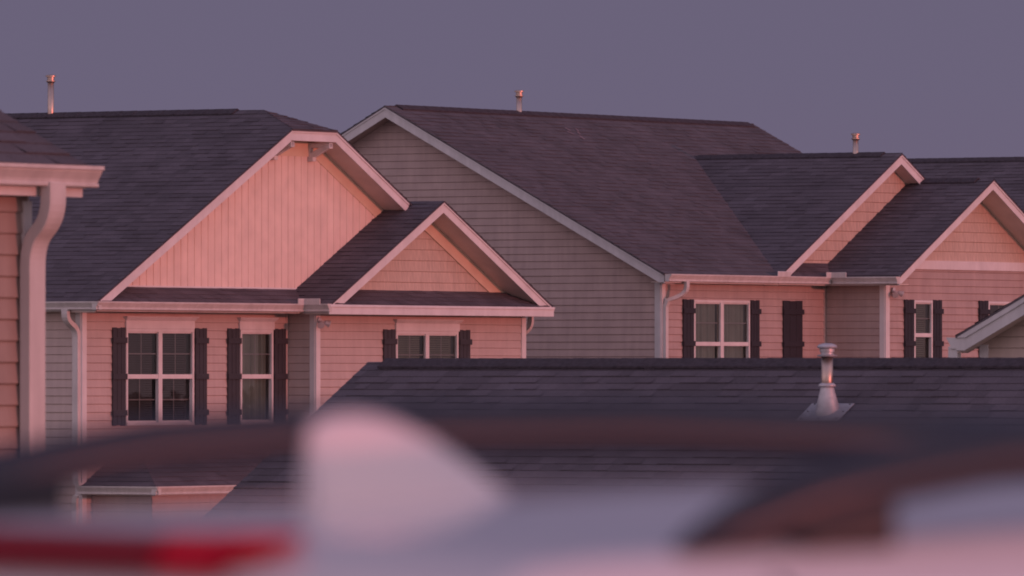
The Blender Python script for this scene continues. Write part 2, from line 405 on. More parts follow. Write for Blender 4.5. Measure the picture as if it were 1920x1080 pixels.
def ridge_cap(H, roof, p0, p1, side, pitch, wd=.15, lift=.036):
    """raised ridge vent: two overlapping wings with a shadow gap beneath"""
    mb = MB(); p0 = Vector(H.L(*p0)); p1 = Vector(H.L(*p1)); d = (p1-p0); n = max(2, int(d.length/.28))
    for sg in (-1, 1):
        sv = Vector((side[0], side[1], 0))*sg*wd+Vector((0, 0, -pitch*wd))
        for i in range(n):
            a = p0+d*(i/n); b = p0+d*((i+1)/n)+d.normalized()*.03; j = random.uniform(0, .002); up = Vector((0, 0, lift+j)); up2 = Vector((0, 0, lift-.004+j))
            q = [a+up, b+up2, b+sv+up2, a+sv+up]; lo = [x-Vector((0, 0, .022)) for x in q]
            mb.add(q+lo, [(0,1,2,3),(7,6,5,4),(0,4,5,1),(1,5,6,2),(2,6,7,3),(3,7,4,0)])
        sv2 = sv*.75; a, b = p0, p1     # core
        q = [a+Vector((0,0,.02)), b+Vector((0,0,.02)), b+sv2+Vector((0,0,.02)), a+sv2+Vector((0,0,.02))]; mb.poly(q)
    return mb.build('ridge_vent', M['cap'], roof)

def gable_face(H, fn, xl, xa, xr, ze, pitch, m, fascia_m, ovh, wallpoly, style, clipz=None, xr_stop=None, foot=.14, hf=.19, frieze=True, xl_stop=None, wall_hf=.05, soffit_m=None, mould=.055):
    """fn: n=0 at the wall plane; the rake fascia hangs at n=ovh"""
    za = ze+(xa-xl)*pitch
    # wall
    mb = MB()
    for wp in wallpoly:
        if style == 'vert': grooves(mb, wp, fn)
        elif style == 'shake': lap(mb, wp, fn, e=.177, d=.016, z_off=.03)
        else: lap(mb, wp, fn)
        mb.prism(wp, -.14, -.002, fn)
    mb.build('gable_wall', m, H.root)
    # fascia outline
    def strip(top_off, h, n0, n1, mat_, name, ext=0.0, bottom=None):
        mb = MB(); c = clipz-top_off if clipz else None
        zl = lambda x: ze+(x-xl)*pitch-top_off; zr = lambda x: ze+(xr-x)*pitch-top_off
        if clipz:
            x1 = xl+(clipz-ze)/pitch; x2 = xr-(clipz-ze)/pitch; ct = clipz-top_off
            d_in = h*.42/pitch*(math.sqrt(1+pitch*pitch)-1)*0
            mb.prism([(x1, ct), (x2, ct), (x2-.0, ct-h*.93), (x1+.0, ct-h*.93)], n0, n1, fn)
        else: x1 = x2 = xa
        xs = xl if xl_stop is None else xl_stop; xe = xr if xr_stop is None else xr_stop
        L_ = [(xs, zl(xs)), (x1, zl(x1)), (x1, zl(x1)-h), (xs, zl(xs)-h)]
        R_ = [(x2, zr(x2)), (xe, zr(xe)), (xe, zr(xe)-h), (x2, zr(x2)-h)]
        for q in (L_, R_):
            q = clip(q, 1, ze-(foot if bottom is None else bottom), True)
            if len(q) > 2: mb.prism(q, n0, n1, fn)
        return mb.build(name, mat_, H.root)
    strip(.0, hf, ovh-.022, ovh, fascia_m, 'rake_fascia')
    o = strip(.0, mould, ovh+.0005, ovh+.016, fascia_m, 'rake_moulding', bottom=0.02)
    # sloping soffit
    zoff = hf-.025; mb = MB()
    segs = []
    if clipz: x1 = xl+(clipz-ze)/pitch; x2 = xr-(clipz-ze)/pitch; segs.append(((x1, clipz), (x2, clipz)))
    else: x1 = x2 = xa
    xs = xl if xl_stop is None else xl_stop; xe = xr if xr_stop is None else xr_stop
    segs += [((xs, ze+(xs-xl)*pitch), (x1, ze+(x1-xl)*pitch)), ((x2, ze+(xr-x2)*pitch), (xe, ze+(xr-xe)*pitch))]
    for (a, za_), (b, zb_) in segs:
        mb.prism([(a, za_-zoff), (b, zb_-zoff), (b, zb_-zoff+.012), (a, za_-zoff+.012)], .0, ovh-.024, fn)
    mb.build('soffit', soffit_m or M['soffit'], H.root)
    if frieze:
        mb = MB()
        for (a, za_), (b, zb_) in segs:
            q = [(a, za_-zoff-.001), (b, zb_-zoff-.001), (b, zb_-zoff-.24), (a, za_-zoff-.24)]
            lowest = min(z for wp in wallpoly for _, z in wp); q = clip(q, 1, lowest-.02, True)
            if len(q) > 2: mb.prism(q, .012, .034, fn)
        mb.build('frieze_board', M['frieze'], H.root)

def vent_stack(H, parent_root, u, w_, z0, z1, r=.052, cap_m='metal'):
    zz = z0-H.g; h = z1-z0
    mb = MB(); mb.lathe([(r, -.45), (r, h-.12)], 24, (u, w_, zz)); o = mb.build('vent_pipe', M['metal'], parent_root, smooth=False)
    for p in o.data.polygons: p.use_smooth = len(p.vertices) == 4
    c = MB(); c.lathe([(r*1.02, h-.13), (r*1.5, h-.105), (r*1.5, h-.095), (r*1.1, h-.09), (r*1.15, h-.035), (r*1.65, h-.03), (r*1.65, h-.012), (r*1.3, h), (.005, h+.006)], 24, (u, w_, zz))
    o2 = c.build('vent_cap', M['metal'], o); return o

def floodlight(H, u, w_, z):
    b = MB(); b.lathe([(.05, 0), (.05, .03), (.02, .035)], 16, H.L(u, w_, z), axis=(0, -1, 0)); root = b.build('floodlight', M['lamp'], H.root, smooth=False)
    for dx, tz in ((-.10, -.7), (.12, -.45)):
        a = Vector((dx*8, -.8, tz)).normalized(); st = Vector(H.L(u+dx*.3, w_-.04, z-.02))
        mb = MB(); mb.lathe([(.014, -.01), (.016, .04), (.036, .055), (.046, .09), (.056, .12), (.058, .135), (.045, .137)], 16, st, axis=a)
        mb.build('lamp_head', M['lamp'], root, smooth=False)
    s = MB(); s.lathe([(.01, 0), (.028, .015), (.028, .05), (.01, .065)], 12, H.L(u+.01, w_-.05, z-.11)); s.build('motion_sensor', M['lamp'], root)

def bracket(H, fn, x, ztop, out):
    mb = MB(); t = .045
    f2 = lambda a, n, z: fn(a, n, z)
    mb.box(x-t, x+t, .012, .07, ztop-.25, ztop, f2)                      # leg on the wall
    mb.box(x-t, x+t, .07, out, ztop-.075, ztop, f2)                       # top arm
    q = [(.06, ztop-.25), (.06, ztop-.17), (out-.10, ztop-.03), (out-.01, ztop-.03), (out-.01, ztop-.07)]
    k = len(q); p = [fn(x-t*.8, n, z) for n, z in q]+[fn(x+t*.8, n, z) for n, z in q]
    mb.add(p, [tuple(range(k)), tuple(range(2*k-1, k-1, -1))]+[(i, (i+1) % k, (i+1) % k+k, i+k) for i in range(k)])
    mb.box(x-t*1.15, x+t*1.15, .01, .12, ztop-.29, ztop-.22, f2)
    mb.box(x-t*1.15, x+t*1.15, out-.09, out+.0, ztop-.09, ztop-.005, f2)
    return mb.build('gable_bracket', M['trim'], H.root, bevel=.008)

def plain_body(H, u0, u1, w0, w1, zt, m):      # the walls on the far sides
    mb = MB()
    for fn, a, b in ((H.back(w1), u0, u1), (H.right(u1), w0, w1)):
        lap(mb, [(a, H.g), (b, H.g), (b, zt), (a, zt)], fn)
    return mb.build('rear_wall', m, H.root)
def mound(mb, H, *a): pass

# ================================================================== GROUND
gm = MB(); ys = [-60, 0, 12, 30, 50, 70, 85, 110, 140, 180, 260, 500, 1200, 2500]; xs = [-1500, -400, -120, -60, -20, 20, 60, 120, 400, 1500]
for i in range(len(ys)-1):
    for j in range(len(xs)-1):
        gm.poly([(xs[j], ys[i], gz(ys[i])), (xs[j+1], ys[i], gz(ys[i])), (xs[j+1], ys[i+1], gz(ys[i+1])), (xs[j], ys[i+1], gz(ys[i+1]))])
tag(gm.build('ground', M['grass']), 'grass ground falling gently away between the houses', kind='structure')
rd = MB(); rd.poly([(-60, -8, .004), (60, -8, .004), (60, 11.5, .004), (-60, 11.5, .004)])
tag(rd.build('parking_lot', M['asphalt']), 'asphalt car park the white car stands on', kind='structure')

# ================================================================== HOUSE A (cream gable with clipped top)
A = House('house', 153, 127, 'clay sided house with clipped cream gable, roof brackets and dark shutters', 'house')
p = .52; ZE = 2.85; g = A.g
UL, UC, UR = -.27, 5.70, 11.67; ZR = ZE+(UC-UL)*p; WF = -.47; CL = 5.62
x1 = UL+(CL-ZE)/p; x2 = UR-(CL-ZE)/p; WH = .50; WB = 12.5
roofA = roof_part(A, [
    ([(UL, WF-.02, ZE), (x1, WF-.02, CL), (UC, WH, ZR), (UC, WB+.4, ZR), (UL, WB+.4, ZE)], (1, 0, 0), True),
    ([(UR, WF-.02, ZE), (x2, WF-.02, CL), (UC, WH, ZR), (UC, WB+.4, ZR), (UR, WB+.4, ZE)], (-1, 0, 0), True),
    ([(x1, WF-.03, CL), (x2, WF-.03, CL), (UC, WH, ZR)], (0, 1, 0), True),
    # skirt roof under the big gable
    ([(UL, WF-.02, ZE-.005), (6.4, WF-.02, ZE-.005), (6.4, .0, ZE+.25), (UL+.49, .0, ZE+.25)], (0, 1, 0), False),
], M['shingle'])
ridge_cap(A, roofA, (UC, WH+.5, ZR), (UC, WB, ZR), (1, 0), p)
SW = 5.95 # small gable centre etc.
vL, vC, vR = 5.38, 8.67, 11.97; vp = .513; vz = ZE+(vC-vL)*vp; VF = -1.00; VW = -.53
roofS = roof_part(A, [
    ([(vL, VF-.02, ZE), (vC, VF-.02, vz), (vC, .02, vz), (vL, .02, ZE)], (1, 0, 0), True),
    ([(vR, VF-.02, ZE), (vC, VF-.02, vz), (vC, 3.2, vz), (vR, 3.2, ZE)], (-1, 0, 0), True),
    ([(vL+.10, VF-.015, ZE-.002), (vR-.10, VF-.015, ZE-.002), (vR-.62, VW, ZE+.24), (vL+.62, VW, ZE+.24)], (0, 1, 0), False),
], M['shingle'])
# back wedge where the small ridge passes behind the big rake
mb = MB(); fnA = A.front(0); 
holesA = [(1.15, 2.99, .94, 2.44), (4.28, 5.20, .94, 2.44)]
siding_wall(A, fnA, 0, 5.66, g, ZE-.13, M['sid_a'], holesA)
siding_wall(A, A.side(0), -WB, 0, g, ZE-.13, M['sid_a'], name='wall')
siding_wall(A, A.side(5.66), 0.0, .53, g, ZE-.13, M['sid_a'], name='wall')
holesS = [(7.95, 9.80, .94, 2.43)]
siding_wall(A, A.front(VW), 5.66, 11.85, g, ZE-.15, M['sid_a'], holesS)
plain_body(A, 0, 11.4, 0, WB, ZE, M['sid_a'])
siding_wall(A, A.right(11.85), VW, 3.0, g, ZE-.13, M['sid_a'])
# gable faces
zw = ZE+.22
wl = lambda x: ZE+(x-UL)*p-.06
gable_face(A, A.front(0), UL, UC, UR, ZE, p, M['vert'], M['trim'], -WF, [
    [(UL+.44, zw-.05), (UC, zw-.05), (UC, wl(UC)-.3), (x1, CL-.05), (UL+.44, wl(UL+.44))],
    [(UC, zw-.05), (UR-.44, zw-.05), (UR-.44, wl(UL+.44)), (x2, CL-.05), (UC, CL-.05)]], 'vert', clipz=CL, xr_stop=8.45)
gable_face(A, A.front(VW), vL, vC, vR, ZE, vp, M['shake'], M['trim'], VW-VF, [
    [(vL+.5, ZE+.15), (vR-.5, ZE+.15), (vR-.5, ZE+.5*vp-.03), (vC, vz-.05), (vL+.5, ZE+.5*vp-.03)]], 'shake', foot=.16)
for x in (5.15, 6.24): bracket(A, A.front(0), x, CL-.19, -WF-.03)
# horizontal fascia of the small gable
mb = MB(); mb.box(vL-.06, vR+.02, VF-.003+.0, VF-.025, ZE-.165-g, ZE-.008-g); mb.box(vL-.06, vR+.02, VF-.04, VF-.0255, ZE-.05-g, ZE-.015-g)
mb.build('fascia_board', M['trim'], A.root, bevel=.004)
mb = MB(); mb.box(vL, vR-.02, VF, VW-.03, ZE-.16-g, ZE-.148-g); mb.box(5.2, vL, -.5, .0, ZE-.14-g, ZE-.13-g); mb.box(UL+.02, 5.66, WF, 0, ZE-.14-g, ZE-.13-g)
mb.box(UL+.02, -.001, 0, WB, ZE-.14-g, ZE-.13-g); mb.build('soffit', M['soffit'], A.root)
mb = MB(); mb.box(UL-.0, UL+.02, WF, WB, ZE-.15-g, ZE-.02-g); mb.box(UL+.02, 5.3, WF, WF+.02, ZE-.15-g, ZE-.02-g); mb.box(vL-.0, vL+.02, VF, WF, ZE-.15-g, ZE-.02-g)
mb.build('fascia_board', M['trim'], A.root)
mb = MB(); mb.box(UL+.66, 5.9, -.034, -.012, ZE+.225-g, ZE+.262-g); mb.build('skirt_flashing', M['trim'], A.root)
gutter(A, (UL-.12, WF), (vL-.0, WF), (0, -1), ZE+.0)
gutter(A, (UL, WB), (UL, WF-.10), (-1, 0), ZE+.0)
gutter(A, (vL, WF-.02), (vL, VF-.03), (-1, 0), ZE+.001)
gutter(A, (vR, VF+.02), (vR, 3), (1, 0), ZE-.01)
def splash(H, u, w_, z):     # raised guard in the inside corner of a gutter
    mb = MB(); mb.box(u-.30, u+.008, w_-.125, w_-.105, z-.02, z+.085, lambda a, b, c: H.L(a, b, c)); mb.box(u-.135, u-.115, w_-.42, w_-.105, z-.02, z+.085, lambda a, b, c: H.L(a, b, c))
    return mb.build('splash_guard', M['gutter'], H.root, bevel=.012)
splash(A, vL, WF, ZE)
# trims, windows, shutters
trim_v(A, fnA, -.02, .10, g, ZE-.14); trim_v(A, A.side(0), -.10, -.0, g, ZE-.14)
trim_v(A, fnA, 5.58, 5.635, g, ZE-.14, M['sid_a'], .022); 
trim_v(A, A.front(VW), 5.64, 5.76, g, ZE-.165); trim_v(A, A.side(5.66), .43, .53, g, ZE-.14)
trim_v(A, A.front(VW), 11.74, 11.87, g, ZE-.165)
window(A, fnA, 1.15, 2.99, .94, 2.44, 2, 'blind', (2, 2, 2, 2), 1.70)
window(A, fnA, 4.28, 5.20, .94, 2.44, 1, 'curtain', (2, 2, 1, 1), 1.70)
window(A, A.front(VW), 7.95, 9.80, .94, 2.43, 2, 'blindg', (2, 2, 2, 2), 1.70)
header(A, fnA, 1.13, 3.01, 2.443, 2.62); header(A, fnA, 4.24, 5.24, 2.443, 2.62); header(A, A.front(VW), 7.93, 9.84, 2.433, 2.61)
for a, b in ((.78, 1.12), (3.02, 3.34), (3.92, 4.25), (5.225, 5.55)): shutter(A, fnA, a, b, .94, 2.46, M['shutter'])
for a, b in ((7.58, 7.92), (9.83, 10.15)): shutter(A, A.front(VW), a, b, .94, 2.46, M['shutter'])
floodlight(A, 5.70, VW-.03, 2.60)
# leaders: front-left corner and right corner
lx, lw = UL-.07, .06
downspout(A, [(lx, lw, ZE-.12), (lx, lw, ZE-.17)]+bend((lx, lw, ZE-.19), (lx, lw, ZE-.30), (-.16, lw, ZE-.37), 5)+bend((-.12, lw, ZE-.40), (-.06, lw, ZE-.45), (-.055, lw, ZE-.54), 4)+[(-.055, lw, .42)]+bend((-.055, lw, .30), (-.055, lw, .20), (-.13, lw-.06, .12), 4)+[(-.13, lw-.08, .03)], (.056, .040), side=Vector((0, 1, 0)))
downspout(A, [(-.15, .0, -.12), (-.13, .03, -.22), (-.055, .08, -.36), (-.055, .08, g+.05)], (.045, .033), side=Vector((0, 1, 0)))
rx = vR+.05
downspout(A, [(rx, -.55, ZE-.12), (rx, -.55, ZE-.20)]+bend((rx, -.55, ZE-.24), (rx, -.55, ZE-.38), (11.93, -.42, ZE-.46), 4)+[(11.895, -.38, ZE-.56), (11.895, -.38, g+.05)], (.045, .033), side=Vector((0, 1, 0)))
vent_stack(A, roofA, UC, 4.68, 5.93, 6.60)
# low roof over the ground floor bay
bz = 0.02; bw = -1.40
roofG = roof_part(A, [([(-.02, -.0, bz), (-.02, bw, bz), (1.38, -.0, bz+1.40*p)], (1, 0, 0), True),
    ([(-.02, bw, bz), (6.6, bw, bz), (5.2, -.0, bz+1.40*p), (1.38, -.0, bz+1.40*p)], (0, 1, 0), True)], M['shingle'], name='porch_roof')
siding_wall(A, A.side(.28), .0, 1.12, g, bz-.13, M['sid_a'], name='bay_wall'); siding_wall(A, A.front(-1.12), .28, 6.3, g, bz-.13, M['sid_a'], name='bay_wall')
mb = MB(); mb.box(0, 6.5, bw+.02, -1.13, bz-.14-g, bz-.13-g); mb.box(0.0, .28, -1.13, 0, bz-.14-g, bz-.13-g); mb.build('soffit', M['soffit'], A.root)
gutter(A, (-.02, .0), (-.02, bw-.11), (-1, 0), bz); gutter(A, (-.13, bw), (6.5, bw), (0, -1), bz)

# ================================================================== HOUSE B (long ridge, shaded gable end, two front gables)
B = House('house', 1240, 142, 'dark clay sided house with shaded gable end wall and two tan front gables', 'house')
g = B.g; ZE = 3.45; p = .52; WR = 5.45; ZR = ZE+(WR+.28)*p; UO = -.35; UE = 12.2
WBk = 2*WR+.28
roofB = roof_part(B, [
    ([(UO-.02, -.28, ZE), (UE, -.28, ZE), (UE, WR, ZR), (UO-.02, WR, ZR)], (0, 1, 0), True),
    ([(UO-.02, WBk, ZE), (UE, WBk, ZE), (UE, WR, ZR), (UO-.02, WR, ZR)], (0, -1, 0), True),
], M['shingle_b'])
ridge_cap(B, roofB, (UO+.35, WR, ZR), (UE-.2, WR, ZR), (0, 1), p)
cL, cC, cR = 3.45, 7.77, 12.09; cz = ZE+(cC-cL)*p; CF = -.30
wv = (cz-ZE)/p-.28
dL, dC, dR = 5.22, 8.60, 11.98; dz = ZE+.02+(dC-dL)*p; DW = -1.22; DF = -1.72
roofC = roof_part(B, [
    ([(cL, CF-.02, ZE), (cC, CF-.02, cz), (cC, wv+.05, cz+.01), (cL, -.28, ZE)], (1, 0, 0), True),
    ([(cR, CF-.02, ZE), (cC, CF-.02, cz), (cC, wv+.05, cz+.01), (cR, -.28, ZE)], (-1, 0, 0), True),
    ([(cL, CF-.02, ZE-.005), (6.5, CF-.02, ZE-.005), (6.5, 0, ZE+.25), (cL+.49, 0, ZE+.25)], (0, 1, 0), False),
    ([(dL, DF-.02, ZE+.02), (dC, DF-.02, dz), (dC, .04, dz), (dL, .04, ZE+.02)], (1, 0, 0), True),
    ([(dR, DF-.02, dz-(dR-dC)*p), (dC, DF-.02, dz), (dC, 2.6, dz), (dR, 2.6, dz-(dR-dC)*p)], (-1, 0, 0), True),
], M['shingle'], name='gable_roof')
ridge_cap(B, roofC, (cC, CF+.35, cz), (cC, wv-.1, cz), (1, 0), p)
ridge_cap(B, roofC, (dC, DF+.3, dz), (dC, -.1, dz), (1, 0), p, lift=.04)
fnB = B.front(0); holes = [(1.04, 2.92, 1.5, 3.02)]
siding_wall(B, fnB, 0, 5.58, g, ZE-.13, M['sid_b'], holes)
siding_wall(B, B.side(5.58), 0, 1.22, g, ZE-.13, M['sid_b'])
siding_wall(B, B.front(DW), 5.58, 11.7, g, 3.61, M['sid_b'], [(6.57, 7.23, 1.5, 3.05), (9.27, 11.1, 1.5, 3.05)])
siding_wall(B, B.right(11.7), DW, 3, g, ZE-.13, M['sid_b'])
plain_body(B, 0, UE-.35, 0, 2*WR, ZE, M['sid_b'])
mb = MB(); lap(mb, [(0, ZE-.1), (2*WR, ZE-.1), (WR, ZE+WR*p)], B.right(UE-.35)); mb.build('gable_wall', M['sid_b'], B.root)
# shaded gable end
gw = [(-2*WR, g), (0, g), (0, ZE+.28*p-.06), (-WR, ZR-.06), (-2*WR, ZE+.28*p-.06)]
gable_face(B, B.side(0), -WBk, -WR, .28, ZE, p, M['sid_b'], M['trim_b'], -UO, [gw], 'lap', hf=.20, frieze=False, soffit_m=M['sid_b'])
# front gables
wl = lambda x: ZE+(x-cL)*p-.06
gable_face(B, B.front(0), cL, cC, cR, ZE, p, M['shake'], M['trim'], -CF, [
    [(cL+.44, ZE+.17), (cR-.44, ZE+.17), (cR-.44, wl(cL+.44)), (cC, cz-.05), (cL+.44, wl(cL+.44))]], 'shake', xr_stop=8.55, frieze=False)
gable_face(B, B.front(DW), dL, dC, dR, ZE+.02, p, M['shake'], M['trim'], DW-DF, [
    [(dL+.4, 3.62), (dR-.4, 3.62), (dR-.4, ZE+.4*p), (dC, dz-.05), (dL+.4, ZE+.4*p)]], 'shake', frieze=False, hf=.18)
mb = MB(); mb.box(dL+.80, dR-.80, DW-.045, DW-.002, 3.60-g, 3.76-g); mb.build('band_board', M['trim'], B.root, bevel=.005)
mb = MB(); mb.box(UO+.02, cL+2.5, -.26, .0, ZE-.14-g, ZE-.13-g); mb.box(cL+2.5, 5.24, -.26, 0, ZE-.14-g, ZE-.13-g); mb.box(dL, 5.58, DF+.02, 0, ZE-.14-g, ZE-.13-g); mb.build('soffit', M['soffit'], B.root)
mb = MB(); mb.box(UO, 5.24, -.28, -.26, ZE-.15-g, ZE-.02-g); mb.box(dL, dL+.02, DF, CF, ZE-.15-g, ZE-.02-g); mb.build('fascia_board', M['trim'], B.root)
gutter(B, (UO, -.29), (dL, -.29), (0, -1), ZE); gutter(B, (dL, CF-.10), (dL, DF-.0), (-1, 0), ZE)
gutter(B, (dR, DF), (dR, 2.5), (1, 0), ZE)
splash(B, dL, -.29, ZE)
mb = MB(); mb.box(cL-.22, cL+.22, CF-.125, CF-.10, ZE-.02-g, ZE+.085-g); mb.build('splash_guard', M['gutter'], B.root, bevel=.012)
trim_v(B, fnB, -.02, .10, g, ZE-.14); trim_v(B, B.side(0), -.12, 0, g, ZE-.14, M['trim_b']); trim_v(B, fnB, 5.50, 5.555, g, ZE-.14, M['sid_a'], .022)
trim_v(B, B.front(DW), 5.56, 5.70, g, 3.36); trim_v(B, B.side(5.58), 1.12, 1.22, g, ZE-.14); trim_v(B, B.front(DW), 11.58, 11.72, g, 3.36)
window(B, fnB, 1.04, 2.92, 1.5, 3.02, 2, 'curtain', (1, 2, 1, 1), 2.26)
window(B, B.front(DW), 6.57, 7.23, 1.5, 3.05, 1, 'blindg', (1, 2, 1, 1), 2.43)
window(B, B.front(DW), 9.27, 11.1, 1.5, 3.05, 2, 'blind', (2, 2, 2, 2), 2.3)
for a, b in ((.67, 1.02), (2.94, 3.24), (4.06, 4.72)): shutter(B, fnB, a, b, 1.5, 3.03, M['shutter_b'])
for a, b in ((6.22, 6.55), (7.25, 7.56), (8.92, 9.25), (11.12, 11.45)): shutter(B, B.front(DW), a, b, 1.5, 3.06, M['shutter_b'])
floodlight(B, 5.80, DW-.03, 3.22)
downspout(B, [(.25, -.36, ZE-.12), (.25, -.36, ZE-.18)]+bend((.25, -.36, ZE-.22), (.25, -.36, ZE-.36), (.06, -.10, ZE-.44), 4)+[(.04, -.065, ZE-.55), (.04, -.065, g+.05)], (.045, .033), side=Vector((1, 0, 0)))
vent_stack(B, roofB, 4.02, WR, 6.38, 6.83); vent_stack(B, roofC, cC, .65, cz-.02, cz+.38, cap_m='metal')
# scuffed pale marks on the front slope
scuffm = mat('scuff_pale', (.26, .20, .23), .9)
for (ua, wa, ub, wb_) in ((4.69, 4.895, 4.71, 4.795), (4.55, 4.76, 4.61, 4.66), (5.04, 4.895, 4.96, 4.78), (4.89, 4.76, 4.86, 4.68), (4.72, 4.605, 4.7, 4.49), (5.24, 4.895, 5.31, 4.875)):
    mk = MB(); q0 = []; q1 = []
    for k in range(6):
        u_ = ua+(ub-ua)*k/5; w_ = wa+(wb_-wa)*k/5; h_ = random.uniform(.012, .034); z = ZE+(w_+.28)*p+.024
        q0.append(B.L(u_-h_, w_, z)); q1.append(B.L(u_+h_, w_, z))
    mk.add(q0+q1, [(k, k+1, k+7, k+6) for k in range(5)]); mk.build('scuff_mark', scuffm, roofB)

# ================================================================== HOUSE D (near left corner)
D = House('house', 50, 49, 'near brown sided house corner with thick white gutter at the left edge', 'house')
g = D.g; ZE = 2.98; p = .54
roofD = roof_part(D, [([(.40, -.15, ZE), (-14, -.15, ZE), (-14, 4.0, ZE+4.15*p), (.40, 4.0, ZE+4.15*p)], (0, 1, 0), True),
    ([(.40, 8.15, ZE), (-14, 8.15, ZE), (-14, 4.0, ZE+4.15*p), (.40, 4.0, ZE+4.15*p)], (0, -1, 0), True)], M['shingle_b'])
siding_wall(D, D.front(0), -13.7, 0, g, ZE-.13, M['sid_d'], z_off=.03); siding_wall(D, D.right(0), 0, 8, g, ZE-.13, M['sid_d'])
mb = MB(); lap(mb, [(0, ZE-.13), (8, ZE-.13), (8, ZE), (4, ZE+4.0*p), (0, ZE)], D.right(0)); mb.build('gable_wall', M['sid_d'], D.root)
mb = MB(); mb.box(-13.7, .0, 7.9, 8, 0, ZE-g); mb.box(-13.8, -13.7, 0, 8, 0, ZE-g); mb.build('rear_wall', M['sid_d'], D.root)
mb = MB(); mb.box(-14, .355, -.124, 0, ZE-.145-g, ZE-.135-g); mb.build('soffit', M['soffit'], D.root)
mb = MB(); mb.box(-14, .36, -.149, -.125, ZE-.182-g, ZE-.01-g); mb.build('fascia_board', M['trim'], D.root)
gutter(D, (-14, -.15), (.405, -.15), (0, -1), ZE)
mb = MB(); mb.prism([(-.15, ZE-.02), (4.0, ZE+4.15*p-.02), (4.0, ZE+4.15*p-.2), (-.15, ZE-.13)], .365, .39, D.right(0)); mb.build('rake_fascia', M['trim'], D.root)
trim_v(D, D.front(0), -.06, .02, g, ZE-.21, n1=.026); trim_v(D, D.right(0), 0, .1, g, ZE-.14)
downspout(D, [(-.03, -.215, ZE-.10), (-.03, -.215, ZE-.155)]+bend((-.03, -.215, ZE-.19), (-.03, -.215, ZE-.31), (-.03, -.145, ZE-.38), 6)+bend((-.03, -.125, ZE-.40), (-.03, -.065, ZE-.46), (-.03, -.065, ZE-.60), 6)+[(-.03, -.065, g+.05)], (.080, .038), side=Vector((1, 0, 0)))

# ================================================================== GARAGE E (long dark roof in front)
E_ = House('garage', 690, 85, 'low building with long dark shingle roof and steel flue in the middle', 'building')
g = E_.g; ZR = 1.86; p = .52; hw = 4.6
roofE = roof_part(E_, [([(-hw, .0, ZR-hw*p), (-hw, -16, ZR-hw*p), (0, -16, ZR), (0, .0, ZR)], (1, 0, 0), True),
    ([(hw, .0, ZR-hw*p), (hw, -16, ZR-hw*p), (0, -16, ZR), (0, .0, ZR)], (-1, 0, 0), True)], M['shingle'])
ridge_cap(E_, roofE, (0, -.22, ZR-.005), (0, -15.6, ZR-.005), (1, 0), p, wd=.16, lift=.05)
zt = ZR-(hw-.3)*p
siding_wall(E_, E_.side(-hw+.3), .3, 15.7, g, zt, M['sid_d']); 
mb = MB(); lap(mb, [(-hw+.3, g), (hw-.3, g), (hw-.3, zt-.05), (0, ZR-.2), (-hw+.3, zt-.05)], E_.back(-.3)); lap(mb, [(-hw+.3, g), (hw-.3, g), (hw-.3, zt-.05), (0, ZR-.2), (-hw+.3, zt-.05)], E_.front(-15.7)); mb.box(hw-.5, hw-.3, -15.7, -.3, 0, zt-g); mb.box(-hw+.3, hw-.3, -15.7, -15.5, 0, zt-g); mb.build('gable_wall', M['sid_d'], E_.root)
mb = MB()
for sg in (-1, 1):
    mb.prism([(sg*hw, ZR-hw*p-.01), (0, ZR-.01), (0, ZR-.19), (sg*hw, ZR-hw*p-.19)], .27, .295, E_.back(-.3))
mb.build('rake_fascia', M['trim'], E_.root)
gutter(E_, (-hw, -16), (-hw, 0), (-1, 0), ZR-hw*p)
# flue with cone flashing
vu, vw = -.97, -6.02
vzb = ZR+vu*p
fl = MB(); n_ = (Vector((-p, 0, 1))).normalized(); t_ = Vector((1, 0, p)).normalized(); c0 = Vector(E_.L(vu, vw, vzb))+n_*.026
q = [c0+t_*a+Vector((0, 1, 0))*b for a, b in ((-.19, .24), (-.19, -.24), (.17, -.24), (.17, .24))]
fl.add(q+[x-n_*.004 for x in q], [(0,1,2,3),(7,6,5,4),(0,4,5,1),(1,5,6,2),(2,6,7,3),(3,7,4,0)])
base = Vector(E_.L(vu+.02, vw, vzb)); seg = 28; r0, r1, hh = .122, .062, .27
ring0 = []; ring1 = []
for i in range(seg):
    a = 2*math.pi*i/seg; x, y = r0*math.cos(a), r0*math.sin(a)
    ring0.append(base+Vector((x*.95, y, x*.95*p+.035))); ring1.append(base+Vector((r1*math.cos(a), r1*math.sin(a), hh)))
stack = fl
pipe = MB(); pipe.lathe([(.057, .10), (.057, .56)], 28, base); rootv = pipe.build('roof_vent', M['metal'], roofE)
for pl_ in rootv.data.polygons: pl_.use_smooth = len(pl_.vertices) == 4
fo = fl.build('flashing_plate', M['flash'], rootv)
cn = MB(); cn.add(ring0+ring1, [(i, (i+1) % seg, (i+1) % seg+seg, i+seg) for i in range(seg)]); co = cn.build('flashing_cone', M['flash'], rootv, smooth=True)
cl = MB(); cl.lathe([(.060, .255), (.082, .262), (.088, .275), (.075, .292), (.060, .30)], 28, base); cl.build('storm_collar', M['flash'], rootv, smooth=True)
cp = MB(); cp.lathe([(.062, .555), (.098, .562), (.100, .572), (.062, .58), (.062, .60), (.072, .605), (.072, .635), (.098, .645), (.100, .655), (.085, .675), (.045, .688), (.003, .69)], 28, base); cp.build('vent_cap', M['flash'], rootv)
sc = MB()
for a, b in ((-.15, .20), (-.15, 0), (-.15, -.20), (.15, -.20), (.15, .20), (0, .2), (0, -.2)): sc.lathe([(.010, 0), (.008, .006), (.002, .008)], 8, c0+t_*a+Vector((0, 1, 0))*b, axis=n_)
sc.build('screw', M['cap'], rootv)

